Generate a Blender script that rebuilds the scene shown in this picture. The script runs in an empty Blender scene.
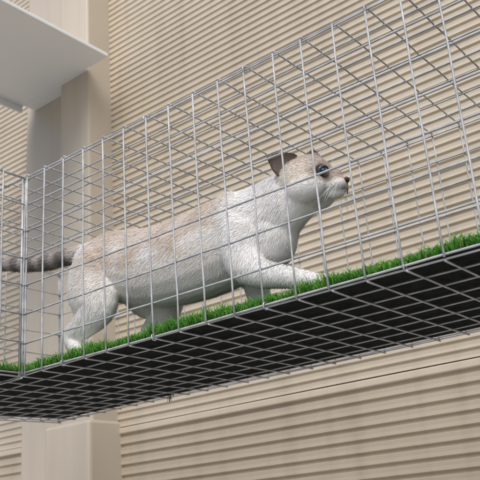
import bpy, math, random
import numpy as np
from mathutils import Vector, Matrix, noise
from mathutils.kdtree import KDTree
random.seed(7); rng=np.random.default_rng(7)
scene=bpy.context.scene
G=1.6   # camera height above the ground; heights below are relative to it

# ------------------------------------------------------------ helpers
def link(o,parent=None):
    scene.collection.objects.link(o)
    if parent is not None: o.parent=parent
    return o
def empty(name):
    return link(bpy.data.objects.new(name,None))
def mesh_obj(name,V,Fc,mat,parent=None,smooth=False,cols=None):
    me=bpy.data.meshes.new(name)
    me.from_pydata([tuple(v) for v in V],[],[tuple(f) for f in Fc])
    me.update()
    if smooth: me.polygons.foreach_set('use_smooth',[True]*len(me.polygons))
    if cols is not None:
        a=me.color_attributes.new('Col','FLOAT_COLOR','POINT')
        a.data.foreach_set('color',np.asarray(cols,dtype=np.float32).ravel())
    if mat is not None: me.materials.append(mat)
    o=bpy.data.objects.new(name,me)
    return link(o,parent)
def box(name,x0,x1,y0,y1,z0,z1,mat,parent=None,bevel=0.002):
    V=[(x,y,z) for x in (x0,x1) for y in (y0,y1) for z in (z0,z1)]
    Fc=[(0,1,3,2),(4,6,7,5),(0,4,5,1),(2,3,7,6),(0,2,6,4),(1,5,7,3)]
    o=mesh_obj(name,V,Fc,mat,parent)
    if bevel:
        b=o.modifiers.new('b','BEVEL'); b.width=bevel; b.segments=2
    return o
def new_mat(name,rough=0.6,spec=0.4):
    m=bpy.data.materials.new(name); m.use_nodes=True
    n=m.node_tree; b=n.nodes['Principled BSDF']
    b.inputs['Roughness'].default_value=rough
    b.inputs['Specular IOR Level'].default_value=spec
    return m,n,b
def noise_mat(name,c1,c2,scale,rough=0.6,metal=0.0,bump=0.0,detail=6,stretch=(1,1,1),spec=0.4,bscale=None,streak=0):
    m,n,b=new_mat(name,rough,spec)
    tc=n.nodes.new('ShaderNodeTexCoord'); mp=n.nodes.new('ShaderNodeMapping')
    mp.inputs['Scale'].default_value=stretch
    n.links.new(tc.outputs['Object'],mp.inputs[0])
    nz=n.nodes.new('ShaderNodeTexNoise'); nz.inputs['Scale'].default_value=scale; nz.inputs['Detail'].default_value=detail
    n.links.new(mp.outputs[0],nz.inputs['Vector'])
    cr=n.nodes.new('ShaderNodeValToRGB')
    cr.color_ramp.elements[0].position=.3; cr.color_ramp.elements[1].position=.7
    cr.color_ramp.elements[0].color=(*c1,1); cr.color_ramp.elements[1].color=(*c2,1)
    n.links.new(nz.outputs['Fac'],cr.inputs[0]); last=cr.outputs[0]
    if streak:   # rain-washed vertical dirt streaks
        m2=n.nodes.new('ShaderNodeMapping'); m2.inputs['Scale'].default_value=(16,1,1.1)
        n.links.new(tc.outputs['Object'],m2.inputs[0])
        z2=n.nodes.new('ShaderNodeTexNoise'); z2.inputs['Scale'].default_value=1.6; z2.inputs['Detail'].default_value=7
        n.links.new(m2.outputs[0],z2.inputs['Vector'])
        mr=n.nodes.new('ShaderNodeMapRange'); mr.inputs['From Min'].default_value=.48; mr.inputs['From Max'].default_value=.75
        mr.inputs['To Min'].default_value=0; mr.inputs['To Max'].default_value=streak
        n.links.new(z2.outputs['Fac'],mr.inputs['Value'])
        mx=n.nodes.new('ShaderNodeMixRGB'); mx.blend_type='MIX'; mx.inputs[2].default_value=(.32,.27,.21,1)
        n.links.new(mr.outputs[0],mx.inputs[0]); n.links.new(last,mx.inputs[1]); last=mx.outputs[0]
    n.links.new(last,b.inputs['Base Color'])
    b.inputs['Metallic'].default_value=metal
    if bump:
        nb=n.nodes.new('ShaderNodeTexNoise'); nb.inputs['Scale'].default_value=bscale or scale*4; nb.inputs['Detail'].default_value=4
        n.links.new(mp.outputs[0],nb.inputs['Vector'])
        bp=n.nodes.new('ShaderNodeBump'); bp.inputs['Strength'].default_value=bump; bp.inputs['Distance'].default_value=.004
        n.links.new(nb.outputs['Fac'],bp.inputs['Height']); n.links.new(bp.outputs[0],b.inputs['Normal'])
    return m
def attr_mat(name,rough=.7,trans=0.0,spec=.2):
    m,n,b=new_mat(name,rough,spec)
    a=n.nodes.new('ShaderNodeAttribute'); a.attribute_name='Col'
    n.links.new(a.outputs['Color'],b.inputs['Base Color'])
    if trans:
        out=n.nodes['Material Output']
        t=n.nodes.new('ShaderNodeBsdfTranslucent'); n.links.new(a.outputs['Color'],t.inputs['Color'])
        mx=n.nodes.new('ShaderNodeMixShader'); mx.inputs[0].default_value=trans
        n.links.new(b.outputs[0],mx.inputs[1]); n.links.new(t.outputs[0],mx.inputs[2])
        n.links.new(mx.outputs[0],out.inputs['Surface'])
    return m

# ------------------------------------------------------------ materials
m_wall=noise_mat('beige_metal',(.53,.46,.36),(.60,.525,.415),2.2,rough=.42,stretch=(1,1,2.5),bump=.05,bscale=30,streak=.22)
m_wall_shaded=noise_mat('beige_metal_shaded',(.45,.385,.295),(.51,.44,.34),2.2,rough=.45,stretch=(1,1,2.5),bump=.05,bscale=30,streak=.35)  # lower siding: tunnel's shade painted in as a darker wall colour
m_trim=noise_mat('beige_trim',(.49,.43,.345),(.55,.485,.39),3.5,rough=.4,stretch=(1,1,.6),bump=.05,bscale=25,streak=.22)
m_white=noise_mat('white_paint',(.80,.82,.82),(.84,.85,.84),4,rough=.45,bump=.05,bscale=40)
m_wire=noise_mat('galvanised_wire',(.34,.35,.36),(.54,.55,.56),60,rough=.55,metal=.2)
m_mat=noise_mat('turf_backing',(.006,.009,.008),(.020,.024,.021),90,rough=.9,bump=.6,bscale=400,spec=.1)
m_ground=noise_mat('concrete',(.28,.27,.26),(.38,.37,.35),3,rough=.9,bump=.3,bscale=60)
m_grass=attr_mat('turf_blade',rough=.55,trans=.40,spec=.3)
m_fur=attr_mat('fur',rough=.9,trans=0,spec=.03)
m_skin=attr_mat('undercoat',rough=.9,spec=.03)
m_zip=noise_mat('clip_steel',(.42,.42,.42),(.58,.58,.58),30,rough=.45,metal=.4)

# ------------------------------------------------------------ ground
mesh_obj('ground',[(-80,-80,0),(80,-80,0),(80,80,0),(-80,80,0)],[(0,1,2,3)],m_ground)

# ------------------------------------------------------------ building with ribbed metal siding
bld=empty('metal_clad_building')
YW=1.50
def siding(name,x0,x1,z0,z1,pitch=.0200,depth=.0052,mat=None):
    prof=[]
    z=z0
    while z<z1-pitch*.5:
        prof+= [(YW,z),(YW+.0006,z+pitch*.30),(YW,z+pitch*.60),(YW+depth,z+pitch*.68),(YW+depth,z+pitch*.88)]
        z+=pitch
    prof.append((YW,z))
    V=[];Fc=[]
    xs=np.linspace(x0,x1,max(2,int((x1-x0)/.15)))
    for (y,zz) in prof:
        for x in xs: V.append((x,y+.0022*noise.noise(Vector((x*2.2,zz*3.1,4))),zz+.0012*noise.noise(Vector((x*1.7,zz*1.2,9)))))
    nx=len(xs)
    for i in range(len(prof)-1):
        for k in range(nx-1):
            a=i*nx+k; Fc.append((a,a+1,a+nx+1,a+nx))
    return mesh_obj(name,V,Fc,mat or m_wall,bld)
ZJ=G+.266
for nm,a,b in (('',-1.60,0.75),('_b',-6.0,-1.92),('_c',0.80,5.0)):
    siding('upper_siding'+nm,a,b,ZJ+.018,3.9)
    siding('lower_siding'+nm,a,b,.098+((ZJ-.098)%.0262),ZJ+.001,pitch=.0262,depth=.0065,mat=m_wall_shaded)
    box('joint_flashing'+nm,a,min(b,4.9),YW-.0035,YW+.015,ZJ,ZJ+.016,m_wall,bld,.0025)
box('seam_trim',.745,.805,YW-.012,YW+.02,.1,3.9,m_trim,bld)
box('wall_core',-6.0,5.0,YW+.02,YW+4,.0,3.9,m_trim,bld,0)
box('plinth',-6.0,5.0,YW-.02,YW+.02,.0,.13,m_ground,bld)
box('roof_fascia',-6.05,5.05,YW-.12,YW+4.05,3.9,4.08,m_white,bld,.005)
box('corner_cover',-1.723,-1.594,1.410,YW+.015,1.0,3.9,m_trim,bld,.006)
box('flat_cover',-1.945,-1.724,1.452,YW+.015,.05,3.9,m_trim,bld,.004)
box('post_base',-1.765,-1.585,1.392,YW+.012,.05,G+.300,m_trim,bld,.008)

# ------------------------------------------------------------ white overhead panel
pan=empty('white_canopy_panel')
pz=G+1.345
box('sheet',-1.913,-1.500,.55,1.405,pz,pz+.012,m_white,pan,.002)
box('lip_left',-1.913,-1.905,.55,1.405,pz-.022,pz-.0005,m_white,pan,.001)
box('wall_bracket',-1.90,-1.60,1.4055,1.452,pz+.0,pz+.05,m_white,pan,.002)

# ------------------------------------------------------------ mesh tunnel
tun=empty('wire_mesh_cat_tunnel')
C=.05; R=.00135
Y0,Y1=.81,1.21; ZB,ZT=G+.271,G+.621
XL,XL2,XR=-1.082,-1.482,1.018
def tube_path(V,Fc,P,r,sides=6):
    P=[Vector(p) for p in P]; n=len(P); base=len(V)
    for i,p in enumerate(P):
        t=(P[min(i+1,n-1)]-P[max(i-1,0)]).normalized()
        h=Vector((0,0,1)) if abs(t.z)<.8 else Vector((0,1,0))
        a=t.cross(h).normalized(); b=t.cross(a)
        rr=r[i] if isinstance(r,(list,tuple)) else r
        for k in range(sides):
            an=2*math.pi*k/sides
            V.append(p+a*(rr*math.cos(an))+b*(rr*math.sin(an)))
    for i in range(n-1):
        for k in range(sides):
            k2=(k+1)%sides
            Fc.append((base+i*sides+k,base+i*sides+k2,base+(i+1)*sides+k2,base+(i+1)*sides+k))
    Fc.append(tuple(base+k for k in range(sides))[::-1]); Fc.append(tuple(base+(n-1)*sides+k for k in range(sides)))
def panel(name,o,u,nu,v,nv,nrm,r=R,bow=.0018):
    """welded grid: nu cells along u, nv cells along v; v-wires lie on +nrm side"""
    o,u,v,nrm=Vector(o),Vector(u).normalized(),Vector(v).normalized(),Vector(nrm).normalized()
    V=[];Fc=[]
    sd=random.random()*50
    def off(a,b):
        return nrm*(bow*3*noise.noise(Vector((a*1.5+sd,b*2.5,sd))))
    for j in range(nv+1):
        jit=random.gauss(0,.0008) if 0<j<nv else 0
        P=[o+u*(i*C-(.003 if i==0 else -.003 if i==nu else 0))+v*(j*C+jit+random.gauss(0,.0004))+off(i*C,j*C) for i in range(nu+1)]
        tube_path(V,Fc,P,r)
    for i in range(nu+1):
        jit=random.gauss(0,.0010) if 0<i<nu else 0
        P=[o+u*(i*C+jit+random.gauss(0,.0004))+v*(j*C-(.003 if j==0 else -.003 if j==nv else 0))+nrm*(1.85*r)+off(i*C,j*C) for j in range(nv+1)]
        tube_path(V,Fc,P,r)
    return mesh_obj(name,V,Fc,m_wire,tun,smooth=True)
nX=42
panel('front_panel',(XL,Y0,ZB),(1,0,0),nX,(0,0,1),7,(0,-1,0),r=.0015)
panel('back_panel',(XL2,Y1,ZB),(1,0,0),nX+8,(0,0,1),7,(0,1,0))
panel('bottom_panel',(XL2,Y0+.003,ZB-.003),(1,0,0),nX+8,(0,1,0),8,(0,0,-1))
panel('top_panel',(XL2,Y0+.003,ZT+.003),(1,0,0),nX+8,(0,1,0),8,(0,0,1))
panel('branch_side_a',(XL,Y0,ZB),(0,-1,0),24,(0,0,1),7,(1,0,0),r=.0015)
panel('branch_side_b',(XL2,Y1,ZB),(0,-1,0),32,(0,0,1),7,(-1,0,0))
panel('branch_bottom',(XL2,Y0-.004,ZB-.003),(0,-1,0),24,(1,0,0),8,(0,0,-1))
panel('branch_top',(XL2,Y0-.004,ZT+.003),(0,-1,0),24,(1,0,0),8,(0,0,1))
panel('end_panel',(XR,Y0,ZB),(0,1,0),8,(0,0,1),7,(1,0,0))
panel('branch_end',(XL2,Y0-1.204,ZB),(1,0,0),8,(0,0,1),7,(0,-1,0))
V=[];Fc=[]
tube_path(V,Fc,[(XL-.006,Y0-.003,ZB-.004),(XL-.006,Y0-.003,ZT+.004)],.0025,8)
for x in np.arange(XL+.1,XR,.20):
    for z in (ZB-.001,ZT+.001):
        P=[(x+random.uniform(-.001,.001),Y0+.005*math.cos(a),z+.005*math.sin(a)) for a in np.linspace(0,5.6,12)]
        tube_path(V,Fc,P,.0008,6)
for z in np.arange(ZB+.05,ZT,.10):
    P=[(XL+.0055*math.cos(a),Y0+.0055*math.sin(a),z) for a in np.linspace(0,5.6,12)]
    tube_path(V,Fc,P,.0008,6)
mesh_obj('clips',V,Fc,m_zip,tun,smooth=True)
V=[];Fc=[]
tube_path(V,Fc,[(.70,Y1+.004,ZB+.02),(.70,YW-.002,ZB+.02)],.004,8)
mesh_obj('bracket',V,Fc,m_zip,tun)

# ------------------------------------------------------------ artificial turf
turf=empty('artificial_grass_turf')
box('backing',XL2+.012,XR-.01,Y0+.006,Y1-.008,ZB+.001,ZB+.006,m_mat,turf,.001)
box('backing_branch',XL2+.012,XL-.012,Y0-1.19,Y0+.0055,ZB+.001,ZB+.006,m_mat,turf,.001)
def blades(n,xs,ys,hmin,hmax,lean,wid=.0013,yl=0,zl=0):
    x=rng.uniform(xs[0],xs[1],n); y=rng.uniform(ys[0],ys[1],n)
    h=rng.uniform(hmin,hmax,n)
    h*=np.array([.90+.6*noise.noise(Vector((a*45,b*40,0)))+.6*noise.noise(Vector((a*9,b*9,3))) for a,b in zip(x,y)])
    an=rng.uniform(0,2*np.pi,n); l=rng.uniform(.15,1,n)*lean
    dx=np.cos(an)*l*h; dy=np.sin(an)*l*h+yl*h*rng.uniform(0,1,n)
    wa=rng.uniform(0,np.pi,n); wx=np.cos(wa)*wid/2; wy=np.sin(wa)*wid/2
    z=np.full(n,ZB+.004-zl)
    P=np.empty((n,5,3))
    P[:,0]=np.c_[x-wx,y-wy,z]; P[:,1]=np.c_[x+wx,y+wy,z]
    P[:,2]=np.c_[x+dx*.35+wx*.9,y+dy*.35+wy*.9,z+h*.6]; P[:,3]=np.c_[x+dx*.35-wx*.9,y+dy*.35-wy*.9,z+h*.6]
    P[:,4]=np.c_[x+dx,y+dy,z+h*(1-.35*l)]
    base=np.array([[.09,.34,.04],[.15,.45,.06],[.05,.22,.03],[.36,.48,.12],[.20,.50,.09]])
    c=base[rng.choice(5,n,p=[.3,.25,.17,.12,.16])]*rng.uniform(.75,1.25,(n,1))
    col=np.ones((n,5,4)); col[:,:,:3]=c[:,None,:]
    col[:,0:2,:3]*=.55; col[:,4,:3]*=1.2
    return P.reshape(-1,3),col.reshape(-1,4),n
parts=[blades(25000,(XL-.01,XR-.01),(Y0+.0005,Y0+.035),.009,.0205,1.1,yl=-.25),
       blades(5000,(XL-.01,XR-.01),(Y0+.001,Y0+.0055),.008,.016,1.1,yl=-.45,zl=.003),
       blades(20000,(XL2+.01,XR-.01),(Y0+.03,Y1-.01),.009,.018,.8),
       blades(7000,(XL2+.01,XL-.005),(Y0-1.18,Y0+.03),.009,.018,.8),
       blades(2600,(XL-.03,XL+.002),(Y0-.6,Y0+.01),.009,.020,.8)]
V=np.concatenate([p[0] for p in parts]); cc=np.concatenate([p[1] for p in parts]); n=sum(p[2] for p in parts)
Fc=[]
for i in range(n):
    b=5*i; Fc.append((b,b+1,b+2,b+3)); Fc.append((b+3,b+2,b+4))
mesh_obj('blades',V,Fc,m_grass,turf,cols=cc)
V=[];Fc=[];cc=[]
for k in range(12):
    x0=-1.12+random.gauss(0,.006); y0=1.20+random.gauss(0,.003); L=random.uniform(.006,.015); w=.0010
    dx=random.gauss(0,.007); b=len(V)
    V+=[(x0-w,y0,ZB+.004),(x0+w,y0,ZB+.004),(x0+dx+w*.5,y0-.003,ZB-L),(x0+dx-w*.5,y0-.003,ZB-L)]
    Fc.append((b,b+1,b+2,b+3)); c=random.uniform(.8,1.4); cc+=[(.12*c,.24*c,.08*c,1)]*4
mesh_obj('loose_strands',V,Fc,m_grass,turf,cols=cc)

# ------------------------------------------------------------ cat
cat=empty('cat')
BV=[];BF=[]
def ellipsoid(c,r,M=None,V=BV,Fc=BF,nu=20,nv=12):
    b=len(V); c=Vector(c)
    for i in range(nv+1):
        th=math.pi*i/nv
        for j in range(nu):
            ph=2*math.pi*j/nu
            p=Vector((r[0]*math.sin(th)*math.cos(ph),r[1]*math.sin(th)*math.sin(ph),r[2]*math.cos(th)))
            if M is not None: p=M@p
            V.append(c+p)
    for i in range(nv):
        for j in range(nu):
            j2=(j+1)%nu
            Fc.append((b+i*nu+j,b+(i+1)*nu+j,b+(i+1)*nu+j2,b+i*nu+j2))
def crom(P,k=8):
    P=[np.array(p,float) for p in P]; out=[]
    Q=[2*P[0]-P[1]]+P+[2*P[-1]-P[-2]]
    for i in range(1,len(Q)-2):
        for s in range(k):
            t=s/k; a,b,c,d=Q[i-1],Q[i],Q[i+1],Q[i+2]
            out.append(.5*((2*b)+(-a+c)*t+(2*a-5*b+4*c-d)*t*t+(-a+3*b-3*c+d)*t**3))
    out.append(P[-1]); return out
def limb(pts):
    """pts: x,y,z,half-width(Y),half-depth"""
    S=crom(pts); n=len(S); b=len(BV); sides=20
    for i,s in enumerate(S):
        t=Vector(S[min(i+1,n-1)][:3]-S[max(i-1,0)][:3]).normalized()
        side=Vector((0,1,0)); side=(side-t*side.dot(t)).normalized(); up=t.cross(side)
        for k in range(sides):
            an=2*math.pi*k/sides
            BV.append(Vector(s[:3])+side*(s[3]*math.cos(an))+up*(s[4]*math.sin(an)))
    for i in range(n-1):
        for k in range(sides):
            k2=(k+1)%sides
            BF.append((b+i*sides+k,b+i*sides+k2,b+(i+1)*sides+k2,b+(i+1)*sides+k))
    BF.append(tuple(b+k for k in range(sides))[::-1]); BF.append(tuple(b+(n-1)*sides+k for k in range(sides)))
    for s in (S[0],S[-1]):
        r=min(s[3],s[4]); ellipsoid(s[:3],(r,s[3]*.98,r))
CY=.910
limb([(-1.018,CY,G+.468,.036,.040),(-.985,CY,G+.453,.049,.059),(-.92,CY,G+.434,.051,.064),(-.86,CY,G+.419,.053,.068),
      (-.79,CY,G+.415,.056,.073),(-.72,CY,G+.418,.056,.073),(-.668,CY,G+.427,.050,.066),(-.632,CY+.001,G+.439,.042,.056),
      (-.602,CY+.002,G+.451,.038,.048),(-.572,CY+.004,G+.461,.034,.040)])
ellipsoid((-.637,CY,G+.403),(.043,.041,.050))          # chest
ellipsoid((-.622,CY+.002,G+.420),(.034,.035,.044))     # ruff
ellipsoid((-.687,CY-.027,G+.425),(.042,.027,.060))     # shoulders
ellipsoid((-.687,CY+.027,G+.425),(.042,.027,.060))
# near front leg reaching forward
limb([(-.668,CY-.031,G+.420,.026,.036),(-.664,CY-.034,G+.375,.023,.032),(-.638,CY-.036,G+.344,.019,.023),(-.592,CY-.037,G+.325,.0145,.0165),
      (-.556,CY-.037,G+.311,.0135,.0135),(-.538,CY-.037,G+.304,.0145,.0115)])
ellipsoid((-.531,CY-.037,G+.300),(.022,.016,.012))
for k in (-1.5,-.5,.5,1.5): ellipsoid((-.513,CY-.037+k*.0066,G+.297),(.010,.0046,.008))
# far front leg carrying weight
limb([(-.675,CY+.030,G+.42,.026,.040),(-.690,CY+.034,G+.370,.021,.028),(-.690,CY+.035,G+.335,.016,.019),(-.680,CY+.035,G+.305,.014,.015),(-.672,CY+.035,G+.292,.014,.012)])
ellipsoid((-.662,CY+.035,G+.291),(.022,.016,.011))
# near hind leg
limb([(-.980,CY-.028,G+.455,.028,.053),(-.986,CY-.033,G+.408,.028,.056),(-.970,CY-.037,G+.373,.024,.043),(-1.000,CY-.037,G+.348,.018,.027),
      (-1.036,CY-.037,G+.332,.0135,.017),(-1.020,CY-.037,G+.306,.0135,.014),(-1.00,CY-.037,G+.294,.015,.012)])
ellipsoid((-.988,CY-.037,G+.292),(.025,.0175,.012))
# far hind leg, swinging forward
limb([(-.960,CY+.026,G+.450,.026,.052),(-.920,CY+.032,G+.400,.027,.048),(-.882,CY+.035,G+.366,.022,.034),(-.903,CY+.036,G+.342,.017,.022),
      (-.925,CY+.036,G+.323,.0135,.015),(-.905,CY+.036,G+.301,.0135,.013),(-.89,CY+.036,G+.294,.014,.012)])
ellipsoid((-.880,CY+.036,G+.292),(.024,.017,.012))
# tail
limb([(-1.01,CY,G+.483,.024,.024),(-1.05,CY+.002,G+.492,.0165,.0165),(-1.10,CY+.008,G+.501,.0140,.0140),(-1.17,CY+.018,G+.512,.0142,.0142),(-1.26,CY+.03,G+.535,.0140,.0140),
      (-1.35,CY+.04,G+.560,.012,.012),(-1.42,CY+.045,G+.572,.007,.007)])
# head
HS=1.17
yaw=math.radians(13); HM=Matrix.Rotation(yaw,3,'Z')@Matrix.Rotation(math.radians(2),3,'Y')
HC=Vector((-.560,.913,G+.467))
def H(p): return HC+HM@(Vector(p)*HS)
def hloc(p): return (HM.transposed()@(Vector(p)-HC))/HS
def he(c,r): ellipsoid(H(c),tuple(q*HS for q in r),HM)
he((-.004,0,.003),(.039,.035,.033))
for s in (-1,1):
    he((.002,s*.018,-.012),(.026,.018,.019))
    he((.013,s*.0125,.0145),(.016,.0125,.0105))
    he((.038,s*.0065,-.0120),(.0115,.0090,.0085))
he((.028,0,-.009),(.021,.0150,.0135)); he((.024,0,.003),(.021,.0095,.0105)); he((.034,0,-.0215),(.011,.009,.0065))
body=mesh_obj('body',BV,BF,None,cat)
rm=body.modifiers.new('r','REMESH'); rm.mode='VOXEL'; rm.voxel_size=.0021
sm=body.modifiers.new('s','SMOOTH'); sm.factor=.6; sm.iterations=9
dg=bpy.context.evaluated_depsgraph_get()
me=bpy.data.meshes.new_from_object(body.evaluated_get(dg))
body.modifiers.clear(); body.data=me; me.materials.clear(); me.materials.append(m_skin)
me.polygons.foreach_set('use_smooth',[True]*len(me.polygons))

ER=.0096
eyeL=[H((.0242,s*.0188,.0028)) for s in (-1,1)]
def mixc(a,b,t):
    t=max(0,min(1,t)); return tuple(a[i]*(1-t)+b[i]*t for i in range(3))
WHITE=(.88,.87,.85); TAN=(.64,.52,.41); CREAM=(.80,.725,.63); GREY=(.36,.30,.26)
def sst(a,b,x):
    t=max(0,min(1,(x-a)/(b-a))); return t*t*(3-2*t)
def fur_col(p):
    p=Vector(p); n1=noise.noise(p*28); n2=noise.noise(p*90)
    z=p.z-G; x=p.x
    h=hloc(p)
    if h.length<.062 and h.x>-.034 and z>.42:
        c=mixc(WHITE,CREAM,sst(-.020,.0,h.z+n1*.008))
        top=sst(.002,.024,h.z+n1*.006)
        c=mixc(c,(.46,.385,.325),top*.85)
        for e in eyeL:
            d=(p-e).length; c=mixc(c,GREY,(1-sst(.012,.028,d))*.8)
            c=mixc(c,(.035,.026,.022),1-sst(.0106,.0128,d))
        br=sst(.016,.040,h.x)*sst(-.012,-.003,h.z)
        c=mixc(c,(.34,.275,.235),br*.8)
        c=mixc(c,WHITE,sst(.012,.028,h.x)*(1-sst(-.014,-.009,h.z))*.75)
        return mixc(c,WHITE,1-sst(-.034,-.018,h.x+n1*.006+h.z*.3))
    if x<-1.035 and z>.47:
        band=.5+.5*math.sin(x*110+n1*2)
        c=mixc((.22,.195,.18),(.50,.46,.42),sst(.2,.8,band)*.8+n2*.4)
        return mixc(CREAM,c,(-1.035-x)/.05)
    t=sst(.390,.435,z+n1*.030)*sst(-1.03,-.98,x)*(1-sst(-.705,-.675,x+n1*.03+(z-.43)*-.15))
    c=mixc(WHITE,TAN,t*(.66+.35*n1))
    gz=sst(.345,.39,z)*(1-sst(.40,.43,z))*sst(-1.04,-1.0,x)*(1-sst(-.71,-.68,x))
    c=mixc(c,CREAM,gz*.35)
    c=mixc(c,(.50,.41,.33),sst(.470,.50,z)*t*.35)
    return c
nv=len(me.vertices); co=np.empty(nv*3,dtype=np.float32); me.vertices.foreach_get('co',co); co=co.reshape(-1,3)
cols=np.ones((nv,4),dtype=np.float32); cols[:,:3]=np.array([fur_col(p) for p in co])*np.array([.94,.93,.92])
a=me.color_attributes.new('Col','FLOAT_COLOR','POINT'); a.data.foreach_set('color',cols.ravel())

def ear(name,base,tip,side,back,w,cup,c0,c1,ci):
    base,tip=H(base),H(tip)
    side,back=[(HM@Vector(v)).normalized() for v in (side,back)]
    V=[];Fc=[];cc=[];nt,ns=14,14
    for layer in (0,1):
        for i in range(nt+1):
            t=i/nt
            for j in range(ns+1):
                s=-1+2*j/ns
                ww=w*(1-t**2.4)**.8+.003*(1-t)
                p=base.lerp(tip,t*(1-.06*s*s))+side*(ww*s)+back*(cup*(1-s*s)*(1-t*.75)-layer*.0022)
                V.append(p)
                if layer==0: c=mixc(c0,c1,t)
                else: c=mixc(ci,c1,max(t,abs(s))**2)
                cc.append((*c,1))
    N=(nt+1)*(ns+1)
    for L in (0,1):
        for i in range(nt):
            for j in range(ns):
                q=(L*N+i*(ns+1)+j,L*N+i*(ns+1)+j+1,L*N+(i+1)*(ns+1)+j+1,L*N+(i+1)*(ns+1)+j)
                Fc.append(q if L==0 else q[::-1])
    for i in range(nt):
        for j in (0,ns):
            a_=i*(ns+1)+j; b_=(i+1)*(ns+1)+j; Fc.append((a_,b_,b_+N,a_+N))
    for j in range(ns):
        a_=nt*(ns+1)+j; Fc.append((a_,a_+1,a_+1+N,a_+N))
    return mesh_obj(name,V,Fc,m_skin,cat,smooth=True,cols=cc)
e1=ear('ear_r',(-.013,-.023,.013),(-.036,-.041,.026),(.55,-.16,.82),(-.5,.45,-.15),.0170,.0085,(.32,.265,.225),(.17,.135,.115),(.36,.28,.245))
e2=ear('ear_l',(.000,.016,.021),(.000,.028,.058),(.90,.40,-.1),(-.5,.55,.1),.0165,.008,(.42,.36,.31),(.30,.245,.21),(.55,.44,.39))

def fur(name,mesh,n,length,flow,colf,lift=.16,wid=.0008):
    mesh.calc_loop_triangles()
    tris=np.array([t.vertices[:] for t in mesh.loop_triangles])
    vc=np.array([v.co[:] for v in mesh.vertices]); vn=np.array([v.normal[:] for v in mesh.vertices])
    A,B,Cc=vc[tris[:,0]],vc[tris[:,1]],vc[tris[:,2]]
    ar=np.linalg.norm(np.cross(B-A,Cc-A),axis=1)
    idx=rng.choice(len(tris),n,p=ar/ar.sum())
    r1=np.sqrt(rng.random(n)); r2=rng.random(n)
    wA,wB,wC=(1-r1),r1*(1-r2),r1*r2
    P=A[idx]*wA[:,None]+B[idx]*wB[:,None]+Cc[idx]*wC[:,None]
    N=vn[tris[idx,0]]*wA[:,None]+vn[tris[idx,1]]*wB[:,None]+vn[tris[idx,2]]*wC[:,None]
    N/=np.linalg.norm(N,axis=1)[:,None]+1e-9
    V=[];Fc=[];cc=[];NN=[]
    for p,nn in zip(P,N):
        p=Vector(p); nn=Vector(nn)
        if min((p-e).length for e in eyeL)<.0126: continue
        hl=hloc(p)
        if hl.x>.044 and abs(hl.y)<.006 and hl.z>-.012: continue
        f,L=flow(p); f=(f-nn*f.dot(nn))
        if f.length<1e-3: f=nn.orthogonal()
        f.normalize()
        cl=noise.noise_vector(p*45)
        f=(f+cl*.12+Vector(rng.normal(0,.12,3))).normalized()
        L*=random.uniform(.6,1.3)*length
        d=(f+nn*lift*random.uniform(.5,1.4)).normalized(); d2=(f+nn*lift*.2).normalized()
        sd=d.cross(nn).normalized()*(wid*.5)
        m=p+d*L*.5; t=m+d2*L*.5; b=len(V); p=p-nn*.0004
        V+=[p-sd,p+sd,m+sd*.8,m-sd*.8,t]; Fc+=[(b,b+1,b+2,b+3),(b+3,b+2,b+4)]
        c=colf(p); k=random.uniform(.90,1.07)
        cc+=[(c[0]*k*.93,c[1]*k*.925,c[2]*k*.92,1)]*2+[(min(.92,c[0]*k),min(.92,c[1]*k),min(.92,c[2]*k),1)]*3
        NN+=[nn]*5
    o=mesh_obj(name,V,Fc,m_fur,cat,smooth=True,cols=cc)
    o.data.normals_split_custom_set_from_vertices([tuple(q) for q in NN])
    return o
def flow(p):
    z=p.z-G; x=p.x; h=hloc(p)
    if h.length<.055 and h.x>-.03 and z>.42:
        f=Vector((-1,0,-.1+h.z*8)); return HM@f,(.45 if h.x>.022 else .7)
    if x<-1.03 and z>.47: return Vector((-1,.1,.1)),1.8
    if z<.335: return Vector((-.3,0,-1)),.6
    if z<.385 and not(-.86<x<-.72): return Vector((-.5,0,-1)),.9
    if x>-.64: return Vector((-.7,0,-.9)),1.2
    return Vector((-1,0,-.45)),1.0
fur('fur_coat',me,165000,.0078,flow,fur_col)
def eflow(p): return HM@Vector((-.5,0,.6)),1
for nm,e in (('ear_fur_r',e1),('ear_fur_l',e2)):
    em=e.data; ca=[Vector(c.color[:3]) for c in em.color_attributes['Col'].data]; vs=[v.co.copy() for v in em.vertices]
    kd=KDTree(len(vs)); [kd.insert(v,i) for i,v in enumerate(vs)]; kd.balance()
    fur(nm,em,3000,.0045,eflow,lambda p,ca=ca,kd=kd: tuple(ca[kd.find(p)[1]]),lift=.45,wid=.0007)

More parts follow.
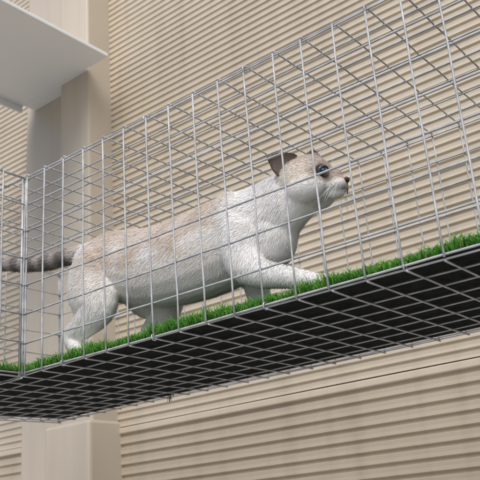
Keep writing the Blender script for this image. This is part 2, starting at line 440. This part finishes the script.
def eye_mat():
    m,n,b=new_mat('blue_eye',.06,.6)
    a=n.nodes.new('ShaderNodeAttribute'); a.attribute_name='Col'
    n.links.new(a.outputs['Color'],b.inputs['Base Color']); b.inputs['Coat Weight'].default_value=1
    return m
me_eye=eye_mat(); m_dark,_,bd=new_mat('eyelid_rim',.5,.4); bd.inputs['Base Color'].default_value=(.022,.016,.014,1)
m_lip,_,bl=new_mat('lip_line',.6,.3); bl.inputs['Base Color'].default_value=(.12,.085,.075,1)
m_nose=noise_mat('nose_leather',(.045,.03,.028),(.08,.05,.046),300,rough=.45,bump=.2)
for s,c in zip((-1,1),eyeL):
    look=(HM@Vector((.76,s*.64,.04))).normalized()
    V=[];Fc=[]; ellipsoid((0,0,0),(ER,ER,ER),None,V,Fc,48,36)
    cc=[]
    up=Vector((0,0,1)); up=(up-look*up.dot(look)).normalized(); sd=look.cross(up)
    for v in V:
        ang=math.degrees(v.angle(look)); hs=v.dot(sd)/ER; vs_=v.dot(up)/ER
        if (hs/.20)**2+(vs_/.40)**2<1 and ang<60: col=(.004,.005,.008)
        elif ang<40: col=mixc((.07,.20,.46),(.12,.30,.56),random.random())
        elif ang<46: col=(.02,.05,.11)
        else: col=(.02,.015,.014)
        cc.append((*col,1))
    mesh_obj('eye',[c+v for v in V],Fc,me_eye,cat,smooth=True,cols=cc)
    V=[];Fc=[];P=[]
    for a_ in np.linspace(0,2*math.pi,25):
        q=look*.80+sd*(.66*math.cos(a_))+up*(.36*math.sin(a_)*(1-.2*abs(math.cos(a_)))+.08*math.cos(a_)*s)
        P.append(c+q.normalized()*(ER+.0001))
    tube_path(V,Fc,P,.0017,6); mesh_obj('eyelid',V,Fc,m_dark,cat,smooth=True)
V=[];Fc=[]
ellipsoid(H((.0490,0,-.0065)),(.0040,.0060,.0042),HM,V,Fc); mesh_obj('nose',V,Fc,m_nose,cat,smooth=True)
V=[];Fc=[]
tube_path(V,Fc,[H((.0450,-.0105,-.0205)),H((.0480,-.004,-.0188)),H((.0480,0,-.0165)),H((.0480,.004,-.0188)),H((.0450,.0105,-.0205))],.0007,6)
tube_path(V,Fc,[H((.0500,0,-.010)),H((.0485,0,-.0165))],.0006,6)
mesh_obj('mouth',V,Fc,m_lip,cat)
m_wh,_,bw=new_mat('whisker',.4,.4); bw.inputs['Base Color'].default_value=(.85,.85,.85,1)
V=[];Fc=[]
for s in (-1,1):
    for k in range(9):
        a0=Vector((.038+random.uniform(-.005,.004),s*.014,-.010-random.uniform(0,.007)))
        d=Vector((random.uniform(-.15,.75),s*1.0,random.uniform(-.75,.25))).normalized(); L=random.uniform(.03,.05)
        P=[H(a0+d*(L*t)+Vector((-.006*t*t,0,-.012*t*t))) for t in np.linspace(0,1,7)]
        tube_path(V,Fc,P,[.00035*(1-.75*t) for t in np.linspace(0,1,7)],5)
    for k in range(3):
        a0=Vector((.022,s*.016,.020)); d=Vector((.5,s*.5,1+random.uniform(-.4,.2))).normalized()
        P=[H(a0+d*(.022*t)+Vector((-.006*t*t,0,0))) for t in np.linspace(0,1,5)]
        tube_path(V,Fc,P,[.00025*(1-.75*t) for t in np.linspace(0,1,5)],5)
mesh_obj('whiskers',V,Fc,m_wh,cat)

# ------------------------------------------------------------ light
w=bpy.data.worlds.new('World'); scene.world=w; w.use_nodes=True
nt=w.node_tree; bg=nt.nodes['Background']; sky=nt.nodes.new('ShaderNodeTexSky'); sky.sky_type='NISHITA'
sky.sun_disc=False
el=math.radians(50); rot=math.radians(155)
sky.sun_elevation=el; sky.sun_rotation=rot; sky.air_density=1.0; sky.dust_density=4.0; sky.ozone_density=2.5
nt.links.new(sky.outputs[0],bg.inputs[0]); bg.inputs[1].default_value=.15
sd=bpy.data.lights.new('sun','SUN'); sd.energy=2.0; sd.angle=math.radians(40); sd.color=(1,.99,.97)
so=link(bpy.data.objects.new('sun',sd))
to=Vector((math.sin(rot)*math.cos(el),math.cos(rot)*math.cos(el),math.sin(el)))
so.rotation_euler=to.to_track_quat('Z','Y').to_euler()
so.location=to*20
scene.view_settings.view_transform='Standard'; scene.view_settings.look='None'; scene.view_settings.exposure=0

# ------------------------------------------------------------ camera
p=math.radians(20); ya=math.radians(37.2)
r0=Vector((math.cos(ya),math.sin(ya),0)); fh=Vector((-math.sin(ya),math.cos(ya),0))
fw=fh*math.cos(p)+Vector((0,0,math.sin(p))); up0=r0.cross(fw)
ro=.08
cR=(r0*math.cos(ro)-up0*math.sin(ro)); cU=(r0*math.sin(ro)+up0*math.cos(ro))
M=Matrix((cR,cU,-fw)).transposed().to_4x4(); M.translation=Vector((0,0,G))
cam=bpy.data.cameras.new('camera'); cam.lens=60; cam.sensor_width=36; cam.clip_start=.02; cam.clip_end=500
cam.dof.use_dof=True; cam.dof.focus_distance=1.15; cam.dof.aperture_fstop=14
co_=link(bpy.data.objects.new('camera',cam)); co_.matrix_world=M
scene.camera=co_
